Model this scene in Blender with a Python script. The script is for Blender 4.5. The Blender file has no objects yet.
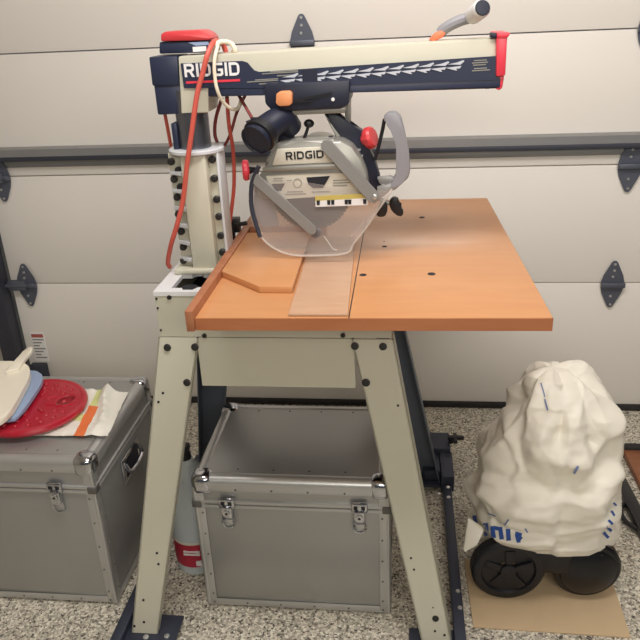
import bpy, bmesh, math, random
from mathutils import Vector, Matrix, noise
random.seed(7)
SC = bpy.context.scene
COL = SC.collection

# ------------------------------------------------------------------ camera
F = 714.0
PITCH, ROLL, YAW = 0.411, -0.046, 0.126
CAM = Vector((0.0, -2.693, 1.585))
FW = Vector((-math.sin(YAW)*math.cos(PITCH), math.cos(YAW)*math.cos(PITCH), -math.sin(PITCH)))
r0 = Vector((math.cos(YAW), math.sin(YAW), 0)); u0 = r0.cross(FW)
RT = r0*math.cos(ROLL) + u0*math.sin(ROLL)
UP = -r0*math.sin(ROLL) + u0*math.cos(ROLL)
cd = bpy.data.cameras.new('camera'); cam = bpy.data.objects.new('camera', cd); COL.objects.link(cam)
cd.sensor_width = 36.0; cd.lens = F/640*36.0; cd.clip_start = 0.05
cam.matrix_world = Matrix(((RT.x, UP.x, -FW.x, CAM.x), (RT.y, UP.y, -FW.y, CAM.y), (RT.z, UP.z, -FW.z, CAM.z), (0, 0, 0, 1)))
SC.camera = cam

# ------------------------------------------------------------------ light
SC.view_settings.view_transform = 'Standard'; SC.view_settings.look = 'None'
SC.view_settings.exposure = 0.0; SC.view_settings.gamma = 1.0
w = bpy.data.worlds.new('room_light'); SC.world = w; w.use_nodes = True
bg = w.node_tree.nodes['Background']; bg.inputs[0].default_value = (0.80, 0.88, 1.0, 1); bg.inputs[1].default_value = 0.09
def area(name, loc, target, sx, sy, power, col):
    l = bpy.data.lights.new(name, 'AREA'); l.shape = 'RECTANGLE'; l.size = sx; l.size_y = sy; l.energy = power; l.color = col
    o = bpy.data.objects.new(name, l); COL.objects.link(o); o.location = loc
    o.rotation_euler = (Vector(target)-Vector(loc)).to_track_quat('-Z', 'Y').to_euler(); return o
area('ceiling_lamp_light', (0.0, -1.6, 2.68), (-0.1, -0.5, 0.9), 1.5, 0.4, 38, (1.0, 0.965, 0.96))
area('far_lamp_light', (0.7, -4.3, 2.66), (0.0, 0.0, 1.3), 2.4, 1.3, 92, (1.0, 0.945, 0.86))

# ------------------------------------------------------------------ helpers
def U(px, py, Y):
    d = FW + RT*((px-320)/F) - UP*((py-320)/F); t = (Y-CAM.y)/d.y; return CAM + d*t
def G(px, py, z=0.0):
    d = FW + RT*((px-320)/F) - UP*((py-320)/F); t = (z-CAM.z)/d.z; return CAM + d*t
def lin(c):
    c = c/255.0
    return c/12.92 if c <= 0.04045 else ((c+0.055)/1.055)**2.4
def rgb(r, g, b): return (lin(r), lin(g), lin(b), 1)

def mat(name, col, rough=0.5, metal=0.0, var=0.0, vscale=8.0, bump=0.0, bscale=200.0, alpha=1.0, spec=0.5, coat=0.0):
    m = bpy.data.materials.new(name); m.use_nodes = True; nt = m.node_tree; b = nt.nodes['Principled BSDF']
    b.inputs['Base Color'].default_value = rgb(*col); b.inputs['Roughness'].default_value = rough; b.inputs['Metallic'].default_value = metal
    b.inputs['Alpha'].default_value = alpha; b.inputs['Specular IOR Level'].default_value = spec; b.inputs['Coat Weight'].default_value = coat
    tc = nt.nodes.new('ShaderNodeTexCoord')
    if var > 0:
        n = nt.nodes.new('ShaderNodeTexNoise'); n.inputs['Scale'].default_value = vscale; n.inputs['Detail'].default_value = 6
        nt.links.new(tc.outputs['Object'], n.inputs['Vector'])
        mr = nt.nodes.new('ShaderNodeMapRange'); mr.inputs['To Min'].default_value = 1-var; mr.inputs['To Max'].default_value = 1+var
        nt.links.new(n.outputs['Fac'], mr.inputs['Value'])
        hs = nt.nodes.new('ShaderNodeHueSaturation'); hs.inputs['Color'].default_value = rgb(*col)
        nt.links.new(mr.outputs['Result'], hs.inputs['Value']); nt.links.new(hs.outputs['Color'], b.inputs['Base Color'])
    if bump > 0:
        n2 = nt.nodes.new('ShaderNodeTexNoise'); n2.inputs['Scale'].default_value = bscale; n2.inputs['Detail'].default_value = 3
        nt.links.new(tc.outputs['Object'], n2.inputs['Vector'])
        bp = nt.nodes.new('ShaderNodeBump'); bp.inputs['Strength'].default_value = bump; bp.inputs['Distance'].default_value = 0.002
        nt.links.new(n2.outputs['Fac'], bp.inputs['Height']); nt.links.new(bp.outputs['Normal'], b.inputs['Normal'])
    return m

def flake_floor():
    m = bpy.data.materials.new('epoxy_flake_floor'); m.use_nodes = True; nt = m.node_tree; b = nt.nodes['Principled BSDF']
    tc = nt.nodes.new('ShaderNodeTexCoord')
    v = nt.nodes.new('ShaderNodeTexVoronoi'); v.inputs['Scale'].default_value = 175
    nz = nt.nodes.new('ShaderNodeTexNoise'); nz.inputs['Scale'].default_value = 90
    mx = nt.nodes.new('ShaderNodeMix'); mx.data_type = 'VECTOR'; mx.inputs[0].default_value = 0.012
    nt.links.new(tc.outputs['Object'], nz.inputs['Vector'])
    nt.links.new(tc.outputs['Object'], mx.inputs[4]); nt.links.new(nz.outputs['Color'], mx.inputs[5])
    nt.links.new(mx.outputs[1], v.inputs['Vector'])
    sp = nt.nodes.new('ShaderNodeSeparateColor'); nt.links.new(v.outputs['Color'], sp.inputs[0])
    cr = nt.nodes.new('ShaderNodeValToRGB'); cr.color_ramp.interpolation = 'CONSTANT'
    e = cr.color_ramp.elements; e[0].position = 0; e[0].color = rgb(92, 86, 78); e[1].position = 0.10; e[1].color = rgb(146, 138, 124)
    for p, c in ((0.26, (188, 180, 164)), (0.50, (214, 206, 188)), (0.72, (172, 166, 152)), (0.86, (232, 226, 210))):
        n = e.new(p); n.color = rgb(*c)
    nt.links.new(sp.outputs[0], cr.inputs[0]); nt.links.new(cr.outputs[0], b.inputs['Base Color'])
    b.inputs['Roughness'].default_value = 0.42; b.inputs['Specular IOR Level'].default_value = 0.35
    return m

def grid_metal(name, col, rough, metal, scale):
    m = mat(name, col, rough, metal, var=0.03, vscale=5)
    nt = m.node_tree; b = nt.nodes['Principled BSDF']
    tc = nt.nodes.new('ShaderNodeTexCoord'); v = nt.nodes.new('ShaderNodeTexVoronoi'); v.inputs['Scale'].default_value = scale; v.inputs['Randomness'].default_value = 0.05
    nt.links.new(tc.outputs['Object'], v.inputs['Vector'])
    bp = nt.nodes.new('ShaderNodeBump'); bp.inputs['Strength'].default_value = 0.25; bp.inputs['Distance'].default_value = 0.001
    nt.links.new(v.outputs['Distance'], bp.inputs['Height']); nt.links.new(bp.outputs['Normal'], b.inputs['Normal'])
    return m

def wood(name, col, dark, rough=0.38):
    m = bpy.data.materials.new(name); m.use_nodes = True; nt = m.node_tree; b = nt.nodes['Principled BSDF']
    tc = nt.nodes.new('ShaderNodeTexCoord'); mp = nt.nodes.new('ShaderNodeMapping'); mp.inputs['Scale'].default_value = (3, 14, 14)
    n = nt.nodes.new('ShaderNodeTexNoise'); n.inputs['Scale'].default_value = 2.2; n.inputs['Detail'].default_value = 8; n.inputs['Distortion'].default_value = 0.4
    nt.links.new(tc.outputs['Object'], mp.inputs['Vector']); nt.links.new(mp.outputs[0], n.inputs['Vector'])
    cr = nt.nodes.new('ShaderNodeValToRGB'); cr.color_ramp.elements[0].position = 0.3; cr.color_ramp.elements[0].color = rgb(*dark)
    cr.color_ramp.elements[1].position = 0.7; cr.color_ramp.elements[1].color = rgb(*col)
    nt.links.new(n.outputs['Fac'], cr.inputs[0]); nt.links.new(cr.outputs[0], b.inputs['Base Color'])
    b.inputs['Roughness'].default_value = rough; return m

MT = {
 'floor': flake_floor(),
 'door': mat('garage_door_paint', (236, 230, 221), 0.55, bump=0.05, bscale=60),
 'wall': mat('painted_drywall', (176, 170, 160), 0.8, var=0.03),
 'ceil': mat('ceiling_paint', (225, 222, 215), 0.9),
 'galv': mat('galvanised_steel', (150, 150, 150), 0.42, 0.55, var=0.08, vscale=20),
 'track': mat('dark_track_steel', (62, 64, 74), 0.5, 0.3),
 'hinge': mat('hinge_steel', (92, 96, 108), 0.5, 0.35),
 'screw': mat('bright_screw', (205, 205, 205), 0.3, 0.8),
 'rubber': mat('black_rubber', (38, 36, 36), 0.7),
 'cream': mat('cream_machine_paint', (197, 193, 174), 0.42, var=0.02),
 'slate': mat('dark_blue_grey_leg', (92, 98, 108), 0.45),  # rear legs only, a darker tone than the front legs
 'deck': mat('pale_deck_paint', (222, 222, 222), 0.4),
 'bluewhite': mat('pale_bracket_paint', (208, 210, 212), 0.4),
 'navy': mat('navy_plastic', (40, 46, 68), 0.42),
 'navydark': mat('dark_navy_plastic', (31, 35, 52), 0.45),
 'black': mat('black_plastic', (22, 22, 27), 0.45),
 'blackgloss': mat('black_gloss_plastic', (15, 15, 19), 0.3),
 'bolt': mat('black_bolt', (48, 46, 44), 0.45, 0.3),
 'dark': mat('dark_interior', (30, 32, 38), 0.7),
 'steel': mat('steel_tube', (120, 122, 130), 0.3, 0.85),
 'alu': mat('cast_aluminium', (160, 158, 150), 0.42, 0.45, var=0.05, vscale=30),
 'bar': mat('grey_link_metal', (150, 149, 146), 0.45, 0.4),
 'handle': mat('grey_handle_plastic', (142, 140, 144), 0.45),
 'label': mat('cream_label', (206, 200, 184), 0.5),
 'ink': mat('black_ink', (24, 26, 34), 0.6),
 'greyink': mat('grey_ink', (140, 138, 130), 0.6),
 'yellow': mat('yellow_label', (196, 178, 96), 0.5),
 'white': mat('white_print', (232, 230, 228), 0.5),
 'silver': mat('silver_print', (196, 198, 206), 0.4),
 'red': mat('red_plastic', (206, 62, 66), 0.35),
 'pinkred': mat('bright_red_plastic', (224, 62, 78), 0.38),
 'darkred': mat('deep_red_plastic', (178, 28, 48), 0.3, coat=0.3),
 'orange': mat('orange_plastic', (226, 150, 100), 0.4),
 'orangered': mat('orange_red_plastic', (240, 120, 80), 0.4),
 'table': wood('orange_table_laminate', (206, 148, 100), (200, 141, 93), 0.28),
 'edge': wood('orange_table_edge', (184, 118, 78), (172, 106, 68), 0.4),
 'fence': wood('brown_fence_wood', (176, 116, 82), (160, 100, 68), 0.5),
 'strip': wood('pale_hardboard', (202, 164, 134), (192, 152, 122), 0.28),
 'board': wood('brown_board', (150, 96, 62), (132, 80, 52), 0.5),
 'card': mat('cardboard', (202, 176, 140), 0.8, var=0.08, vscale=14, bump=0.2, bscale=300),
 'case': grid_metal('dimpled_aluminium', (176, 176, 174), 0.42, 0.72, 420),
 'caseframe': mat('aluminium_extrusion', (196, 196, 194), 0.36, 0.7),
 'chrome': mat('chrome', (200, 202, 208), 0.14, 1.0),
 'rivet': mat('dull_rivet', (110, 108, 104), 0.5, 0.5),
 'cordred': mat('red_cord', (206, 92, 78), 0.45),
 'cordwhite': mat('white_cord', (236, 224, 200), 0.5),
 'cordbrown': mat('dull_red_cable', (128, 58, 56), 0.5),
 'mobile': mat('mobile_base_steel', (58, 62, 76), 0.45, 0.3),
 'bag': mat('white_bag_plastic', (240, 234, 219), 0.42, var=0.02, vscale=6),
 'bagprint': mat('faded_bag_print', (120, 134, 178), 0.5),
 'bagblue': mat('blue_bag_print', (44, 82, 160), 0.5),
 'bluegrey': mat('blue_grey_plastic', (150, 168, 198), 0.35),
 'offwhite': mat('off_white_plastic', (240, 232, 214), 0.4),
 'paper': mat('white_carrier_plastic', (238, 234, 222), 0.45),
 'paperorange': mat('orange_print', (232, 120, 66), 0.5),
 'papergreen': mat('yellow_green_print', (214, 220, 150), 0.5),
 'jug': mat('translucent_jug', (206, 214, 216), 0.25, alpha=0.85),
 'juglabel': mat('crimson_label', (176, 40, 62), 0.5),
 'stickerred': mat('faded_red_print', (170, 90, 84), 0.6),
 'blade': mat('saw_blade_steel', (110, 110, 114), 0.35, 0.7),
}
def clear_plastic(name, haze, col):
    m = bpy.data.materials.new(name); m.use_nodes = True; nt = m.node_tree; b = nt.nodes['Principled BSDF']
    b.inputs['Base Color'].default_value = rgb(*col); b.inputs['Roughness'].default_value = 0.12; b.inputs['Alpha'].default_value = haze
    return m
MT['clear'] = clear_plastic('hazy_clear_guard_plastic', 0.14, (216, 206, 200))
MT['clearedge'] = clear_plastic('clear_guard_rim', 0.5, (226, 218, 210))

class MB:
    def __init__(s): s.bm = bmesh.new()
    def hull(s, top, bot):            # two quads -> closed box
        a = [s.bm.verts.new(p) for p in bot]; b = [s.bm.verts.new(p) for p in top]; n = len(a)
        fs = [s.bm.faces.new(a[::-1]), s.bm.faces.new(b)]
        for i in range(n): fs.append(s.bm.faces.new((a[i], a[(i+1) % n], b[(i+1) % n], b[i])))
        return fs
    def hullm(s, top, bot): s.hull(top, bot); return s
    def _bev(s, fs, bev, seg=2):
        if bev > 0:
            es = list({e for f in fs for e in f.edges})
            bmesh.ops.bevel(s.bm, geom=es, offset=bev, segments=seg, affect='EDGES', profile=0.5)
    def box(s, lo, hi, bev=0.0, seg=2):
        (x0, y0, z0), (x1, y1, z1) = lo, hi
        fs = s.hull([(x0, y0, z1), (x1, y0, z1), (x1, y1, z1), (x0, y1, z1)], [(x0, y0, z0), (x1, y0, z0), (x1, y1, z0), (x0, y1, z0)])
        s._bev(fs, bev, seg); return s
    def prism(s, pts, d, bev=0.0, seg=2):   # planar polygon extruded by vector d
        d = Vector(d); fs = s.hull([Vector(p)+d for p in pts], [Vector(p) for p in pts]); s._bev(fs, bev, seg); return s
    def rod(s, p0, p1, r, r1=None, seg=20, bev=0.0):
        p0, p1 = Vector(p0), Vector(p1); r1 = r if r1 is None else r1
        q = (p1-p0).to_track_quat('Z', 'Y')
        ring = lambda c, rr: [c + q @ Vector((rr*math.cos(2*math.pi*i/seg), rr*math.sin(2*math.pi*i/seg), 0)) for i in range(seg)]
        s.hull(ring(p1, r1), ring(p0, r)); return s
    def lathe(s, o, axis, prof, seg=32):     # prof: (radius, height)
        o = Vector(o); q = Vector(axis).to_track_quat('Z', 'Y'); rings = []
        for r, h in prof:
            if r < 1e-6: rings.append([s.bm.verts.new(o + q @ Vector((0, 0, h)))])
            else: rings.append([s.bm.verts.new(o + q @ Vector((r*math.cos(2*math.pi*i/seg), r*math.sin(2*math.pi*i/seg), h))) for i in range(seg)])
        for a, b in zip(rings, rings[1:]):
            for i in range(seg):
                j = (i+1) % seg
                if len(a) == 1 and len(b) == 1: continue
                if len(a) == 1: s.bm.faces.new((a[0], b[j], b[i]))
                elif len(b) == 1: s.bm.faces.new((a[i], a[j], b[0]))
                else: s.bm.faces.new((a[i], a[j], b[j], b[i]))
        return s
    def ball(s, c, r, sc=(1, 1, 1)):
        m = Matrix.Translation(c) @ Matrix.Diagonal((sc[0], sc[1], sc[2], 1))
        bmesh.ops.create_uvsphere(s.bm, u_segments=20, v_segments=12, radius=r, matrix=m); return s
    def tube(s, pts, r, seg=10, sub=8, closed=False):
        P = [Vector(p) for p in pts]; n = len(P); out = []
        if sub > 1 and n > 2:
            for i in range(n-1 if not closed else n):
                p0 = P[(i-1) % n] if (closed or i > 0) else P[0]*2-P[1]; p1 = P[i]; p2 = P[(i+1) % n]; p3 = P[(i+2) % n] if (closed or i+2 < n) else p2*2-p1
                for k in range(sub):
                    t = k/sub; out.append(0.5*((2*p1)+(p2-p0)*t+(2*p0-5*p1+4*p2-p3)*t*t+(3*p1-p0-3*p2+p3)*t**3))
            if not closed: out.append(P[-1])
        else: out = P
        N = len(out); rings = []; ref = Vector((0.31, 0.22, 0.93)).normalized()
        for i, c in enumerate(out):
            t = (out[(i+1) % N]-out[i-1]) if (closed or 0 < i < N-1) else ((out[1]-out[0]) if i == 0 else (out[-1]-out[-2]))
            t = t.normalized(); a = ref-t*ref.dot(t); a.normalize(); ref = a; b = t.cross(a)
            rr = r(i/(N-1)) if callable(r) else r
            rings.append([s.bm.verts.new(c+a*(rr*math.cos(2*math.pi*k/seg))+b*(rr*math.sin(2*math.pi*k/seg))) for k in range(seg)])
        prs = list(zip(rings, rings[1:]))+([(rings[-1], rings[0])] if closed else [])
        for a, b in prs:
            for k in range(seg): s.bm.faces.new((a[k], a[(k+1) % seg], b[(k+1) % seg], b[k]))
        if not closed: s.bm.faces.new(rings[0][::-1]); s.bm.faces.new(rings[-1])
        return s
    def holed(s, outer, holes, d):          # plate with holes, extruded by d
        d = Vector(d); es = []
        for loop in [outer]+holes:
            vs = [s.bm.verts.new(p) for p in loop]
            es += [s.bm.edges.new((vs[i], vs[(i+1) % len(vs)])) for i in range(len(vs))]
        g = bmesh.ops.triangle_fill(s.bm, edges=es, use_beauty=True)
        fs = [f for f in g['geom'] if isinstance(f, bmesh.types.BMFace)]
        e = bmesh.ops.extrude_face_region(s.bm, geom=fs)
        bmesh.ops.translate(s.bm, verts=[v for v in e['geom'] if isinstance(v, bmesh.types.BMVert)], vec=d)
        return s

def root_loc(o):
    v = Vector((0, 0, 0))
    while o: v += o.location; o = o.parent
    return v
def part(name, mb, m, parent=None, loc=None, ang=32, label=None):
    """link ONE mesh; vertices are given in world space"""
    bm = mb.bm
    o0 = root_loc(parent) if parent else Vector(loc or (0, 0, 0))
    bmesh.ops.translate(bm, verts=bm.verts, vec=-o0)
    bmesh.ops.recalc_face_normals(bm, faces=bm.faces)
    for f in bm.faces: f.smooth = True
    for e in bm.edges:
        if len(e.link_faces) == 2 and e.calc_face_angle(0) > math.radians(ang): e.smooth = False
    me = bpy.data.meshes.new(name); bm.to_mesh(me); bm.free()
    for mm in (m if isinstance(m, (list, tuple)) else [m]): me.materials.append(MT[mm])
    o = bpy.data.objects.new(name, me); COL.objects.link(o)
    if parent: o.parent = parent
    else: o.location = o0
    if label: o['label'] = label
    return o
def thing(name, loc, label, cat, group=None):
    o = bpy.data.objects.new(name, None); COL.objects.link(o); o.location = loc; o.empty_display_size = 0.1
    tag(o, label, cat, group); return o
def tag(o, label, cat, group=None):
    o['label'] = label; o['category'] = cat
    if group: o['group'] = group
    return o
def struct(o): o['kind'] = 'structure'; return o

def glyph(ch, w, t):
    """block letter in a w x 1 box, stroke t: list of (outline, holes)"""
    if ch == 'I': return [([(0, 0), (t, 0), (t, 1), (0, 1)], [])]
    if ch == 'D':
        o = [(0, 0), (w*.62, 0), (w*.88, .10), (w, .30), (w, .70), (w*.88, .90), (w*.62, 1), (0, 1)]
        h = [(t, t*.8), (w*.58, t*.8), (w*.76, .22), (w-t, .36), (w-t, .64), (w*.76, .78), (w*.58, 1-t*.8), (t, 1-t*.8)]
        return [(o, [h])]
    if ch == 'R':
        o = [(0, 0), (t, 0), (t, .36), (w*.48, .36), (w-t*1.25, 0), (w, 0), (w*.74, .38), (w*.95, .50), (w*.97, .66), (w*.95, .86), (w*.76, 1), (0, 1)]
        h = [(t, .56), (w*.62, .56), (w-t*1.05, .64), (w-t*1.05, .74), (w*.62, .80), (t, .80)]
        return [(o, [h])]
    o = [(w*.32, 0), (w*.80, 0), (w, .12), (w, .56), (w*.50, .56), (w*.50, .38), (w-t, .38), (w-t, .24), (w*.74, .19), (w*.38, .19), (w*.20+.02, .36), (w*.20+.02, .64), (w*.38, .81), (w*.98, .81), (w*.98, 1), (w*.32, 1), (w*.08, .88), (0, .68), (0, .32), (w*.08, .12)]
    return [(o, [])]
def letters(name, p_bl, p_br, height, m, parent, depth=0.001):
    """raised block lettering standing upright between two points"""
    word = [('R', 1.12), ('I', .26), ('D', 1.14), ('G', 1.14), ('I', .26), ('D', 1.14)]; gap = .20; t = .26
    tot = sum(q[1] for q in word)+gap*(len(word)-1)
    a, b = Vector(p_bl), Vector(p_br); ux = b-a; W = ux.length; ux.normalize(); n = ux.cross(Vector((0, 0, 1))).normalized(); uy = n.cross(ux)
    k = W/tot; x = 0
    for ch, wd in word:
        mb = MB()
        for o, hs in glyph(ch, wd, t):
            f = lambda q: a+ux*((x+q[0])*k)+uy*(q[1]*height)
            mb.holed([f(q) for q in o], [[f(q) for q in h] for h in hs], n*depth)
        part(name, mb, m, parent); x += wd+gap

def poly(pxs, Y): return [U(x, y, Y) for x, y in pxs]
def bar_poly(p0, p1, wpx, Y, n=6):   # rounded bar outline between two pixels on plane Y
    a, b = U(*p0, Y), U(*p1, Y); s = (U(p0[0]+1, p0[1], Y)-a).length; rr = wpx*s/2
    t = (b-a).normalized(); nn = Vector((-t.z, 0, t.x)); out = []
    for k in range(n+1):
        an = math.pi/2+math.pi*k/n; out.append(a+t*(rr*math.cos(an))+nn*(rr*math.sin(an)))
    for k in range(n+1):
        an = -math.pi/2+math.pi*k/n; out.append(b+t*(rr*math.cos(an))+nn*(rr*math.sin(an)))
    return out
def smooth_loop(pts, sub=5):
    P = [Vector(p) for p in pts]; n = len(P); out = []
    for i in range(n):
        p0, p1, p2, p3 = P[i-1], P[i], P[(i+1) % n], P[(i+2) % n]
        for k in range(sub):
            t = k/sub; out.append(0.5*((2*p1)+(p2-p0)*t+(2*p0-5*p1+4*p2-p3)*t*t+(3*p1-p0-3*p2+p3)*t**3))
    return out

def pale_haze(m, streaks):  # mixes soft pale hazy patches into the base colour
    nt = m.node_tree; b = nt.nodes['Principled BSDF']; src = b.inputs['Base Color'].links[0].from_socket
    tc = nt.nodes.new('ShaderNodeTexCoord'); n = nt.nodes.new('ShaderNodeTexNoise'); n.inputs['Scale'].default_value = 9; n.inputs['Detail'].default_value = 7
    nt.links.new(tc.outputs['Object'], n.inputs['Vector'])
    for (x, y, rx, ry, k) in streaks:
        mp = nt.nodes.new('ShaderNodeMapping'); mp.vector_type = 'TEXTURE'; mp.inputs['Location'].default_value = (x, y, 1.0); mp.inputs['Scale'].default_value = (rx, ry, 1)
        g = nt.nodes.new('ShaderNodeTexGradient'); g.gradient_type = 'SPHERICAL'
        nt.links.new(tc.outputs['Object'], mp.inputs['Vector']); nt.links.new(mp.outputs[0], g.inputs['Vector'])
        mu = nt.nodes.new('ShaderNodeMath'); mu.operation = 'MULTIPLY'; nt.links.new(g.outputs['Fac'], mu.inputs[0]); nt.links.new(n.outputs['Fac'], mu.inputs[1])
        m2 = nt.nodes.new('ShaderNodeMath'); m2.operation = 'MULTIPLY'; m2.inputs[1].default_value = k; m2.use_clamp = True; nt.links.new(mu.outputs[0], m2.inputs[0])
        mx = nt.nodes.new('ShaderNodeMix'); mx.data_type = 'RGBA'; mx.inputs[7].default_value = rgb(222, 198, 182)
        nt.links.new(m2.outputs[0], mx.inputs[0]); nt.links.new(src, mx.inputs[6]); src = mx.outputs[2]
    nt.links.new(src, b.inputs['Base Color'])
MT['tabletop'] = wood('orange_table_laminate_hazy', (206, 148, 100), (200, 141, 93), 0.28)
pale_haze(MT['tabletop'], [(.30, .10, .34, .14, .9), (.38, .08, .20, .025, .45), (.25, .32, .38, .28, .7)])

# ================================================================== SETTING
XL, XR, YB, ZC = -2.3, 3.4, -6.0, 2.75
struct(part('floor', MB().box((XL, YB, -0.05), (XR, 0.35, 0)), 'floor'))
struct(part('ceiling', MB().box((XL, YB, ZC), (XR, 0.35, ZC+0.05)), 'ceil'))
struct(part('wall_left', MB().box((XL-0.1, YB, 0), (XL, 0.35, ZC)), 'wall'))
struct(part('wall_back', MB().box((XL, 0.0, 0), (-1.72, 0.12, ZC)).box((-1.72, 0.0, 2.40), (XR, 0.12, ZC)), 'wall'))
DZ = [0.026, 0.565, 1.022, 1.479, 1.936, 2.40]
door = bpy.data.objects.new('door_1', None); COL.objects.link(door); door.location = (0.6, 0, 0); struct(door); door['label'] = 'pale sectional garage door closed behind the saw'
for i in range(5):
    mb = MB(); mb.box((-1.66, 0.0, DZ[i]+(0.002 if i else 0)), (XR, 0.045, DZ[i+1]-0.002), 0.003)
    part('door_panel', mb, 'door', door)
part('bottom_seal', MB().box((-1.66, -0.012, 0.0), (XR, 0.05, 0.027), 0.006), 'rubber', door)
st = MB()
st.prism([(-1.70, 0, 1.138), (-1.70, -.045, 1.134), (-1.70, -.045, 1.106), (-1.70, -.042, 1.106), (-1.70, -.042, 1.130), (-1.70, 0, 1.134)], (XR+1.70, 0, 0))
st.box((-1.70, -.016, 1.086), (XR, -.006, 1.134)).box((-1.70, -.006, 1.058), (XR, 0, 1.09), .001)
sto = part('strut', st, 'galv', door)
part('strut_shade_lip', MB().box((-1.70, -.046, 1.089), (XR, -.040, 1.1055), .001), 'track', sto)  # dark strip added to draw the shade line under the strut
def hinge(x, z, sub=True):
    mb = MB()
    y = -0.0075
    up = [(-.043, .006), (.043, .006), (.036, .034), (.011, .086), (.005, .092), (-.005, .092), (-.011, .086), (-.036, .034)]
    mb.prism([(x+a, y, z+b) for a, b in up], (0, -.004, 0))
    mb.prism([(x+a, y, z-b-0.006) for a, b in up], (0, -.004, 0))
    h = part('hinge', mb, 'hinge', door)
    part('hinge_knuckle', MB().box((x-.044, -.03, z-.012), (x+.044, -.006, z+.008), 0.004), 'hinge', h)
    sc = MB()
    for dx, dz in ((0, .08), (0, .055), (-.003, .03), (0, -.085), (-.003, -.05)):
        sc.rod((x+dx, -.011, z+dz), (x+dx, -.016, z+dz), .005, seg=8)
    part('screw', sc, 'screw', h)
for x, z in ((-1.60, 1.022), (-1.585, 0.565), (-0.357, 1.479), (-0.35, 1.022), (-0.34, 0.565), (0.822, 1.479), (0.812, 1.022), (0.803, 0.565), (-1.60, 1.479)):
    hinge(x, z)
for z in (0.565, 1.022):
    part('roller_bracket', MB().rod((-1.70, -.028, z), (-1.57, -.028, z), .009).box((-1.66, -.035, z-.02), (-1.58, -.004, z+.02), 0.003), 'hinge', door)
part('corner_bracket', MB().box((-1.645, -.04, 0.10), (-1.575, 0, 0.19), .004), 'track', door)
sk = U(31, 340, -.002); sk2 = U(47, 378, -.002)
sx0, sx1, sz0, sz1 = -1.625, -1.565, 0.195, 0.335
stk = part('warning_sticker', MB().box((sx0, -.002, sz0), (sx1, 0.0, sz1)), 'white', door)
part('sticker_header', MB().box((sx0+.003, -.003, sz1-.022), (sx1-.003, -.002, sz1-.006)), 'stickerred', stk)
mb = MB()
for k in range(7): mb.box((sx0+.004, -.003, sz1-.036-k*.0145), (sx1-.004-(k % 3)*.012, -.002, sz1-.030-k*.0145))
part('sticker_text', mb, 'greyink', stk)
tr = MB().box((-1.735, -.075, 0.0), (-1.668, -.004, 2.3), .004)
struct(part('trim_1', tr, 'track'))
struct(part('trim_2', MB().box((-1.76, -.012, 0), (-1.70, .0, 2.4), .002), 'galv'))

# ================================================================== RADIAL ARM SAW
saw = thing('radial_arm_saw', (-0.33, -0.92, 0.0), 'large cream and navy radial arm saw with orange table on four splayed legs', 'saw')
def P(name, mb, m, parent=None, **k): return part(name, mb, m, parent or saw, **k)

# --- stand
BX0, BX1, BY0, BY1 = -0.609, -0.027, -1.11, -0.72
def leg(xo_t, xi_t, xo_b, xi_b, yt, yb, sgn, zb=0.032):
    zt = 0.84; th = 0.004; fd = 0.05; so = 1 if xi_t > xo_t else -1
    mb = MB()
    q = lambda xa, xb, y, z, d: [(xa, y, z), (xb, y, z), (xb, y+d*sgn, z), (xa, y+d*sgn, z)]
    mb.hull(q(xo_t, xi_t, yt, zt, th), q(xo_b, xi_b, yb, zb, th))
    mb.hull(q(xo_t, xo_t+so*th, yt, zt, fd), q(xo_b, xo_b+so*th, yb, zb, fd))
    mb.hull(q(xi_t-so*th, xi_t, yt, zt, 0.02), q(xi_b-so*th, xi_b, yb, zb, 0.02))
    return mb
LT = (-0.613, -0.510); LB = (-0.738, -0.664); RTx = (-0.022, -0.124); RB = (0.133, 0.055)
def on_leg(px, py, T, B, yt, yb):     # pixel on the sloping face of a front leg
    d = FW + RT*((px-320)/F) - UP*((py-320)/F)
    n = Vector((0, -(0.84-0.032), -(yb-yt))).normalized(); p0 = Vector((0, yt, 0.84))
    t = (p0-CAM).dot(n)/d.dot(n); return CAM+d*t, (n if n.y < 0 else -n)
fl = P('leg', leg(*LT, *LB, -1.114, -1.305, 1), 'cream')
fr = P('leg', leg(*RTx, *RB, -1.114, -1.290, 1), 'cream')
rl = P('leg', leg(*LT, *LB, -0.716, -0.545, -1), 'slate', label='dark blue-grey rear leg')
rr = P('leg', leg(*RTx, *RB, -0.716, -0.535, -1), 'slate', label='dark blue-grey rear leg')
def bolts(pts, par, T, yb, name='bolt', m='bolt'):
    for px, py, r in pts:
        p, n = on_leg(px, py, None, None, -1.114, yb)
        P(name, MB().lathe(p, n, [(r*1.3, 0), (r*1.3, .002), (r, .003), (r, .007), (0, .0075)], 12), m, par)
bolts([(167.5, 347.5, .0075), (195, 347, .0075), (187, 382.5, .0075)], fl, LT, -1.305)
bolts([(355, 346, .0075), (383, 346.5, .0075), (366, 382.5, .008)], fr, RTx, -1.290)
for px, py in ((158.5, 564), (143.5, 600), (144, 622), (134.5, 626), (163, 393), (157, 553)):
    p, n = on_leg(px, py, None, None, -1.114, -1.305); P('leg_hole', MB().lathe(p, n, [(.0035, 0), (.0035, .0012), (0, .0014)], 10), 'ink', fl)
for dx, dz in ((0, 0), (.0, -.006), (.006, -.006), (0, -.022), (.004, -.022), (.008, -.020), (0, -.028), (.006, -.027)):
    p, n = on_leg(158.5, 402, None, None, -1.114, -1.305); p = p+Vector((dx, 0, dz)); P('leg_mark', MB().lathe(p, n, [(.0036, -.002), (.0036, .0012), (0, .0014)], 8), 'ink', fl)
for px, py, r in ((398, 405.5, .0032), (411, 558, .003), (414, 569.5, .003), (433, 607.5, .002), (435.5, 618.5, .009), (435, 631, .003), (444.5, 635, .0035)):
    p, n = on_leg(px, py, None, None, -1.114, -1.290); P('leg_hole', MB().lathe(p, n, [(r, 0), (r, .0012), (0, .0014)], 12), 'bolt', fr)
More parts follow.
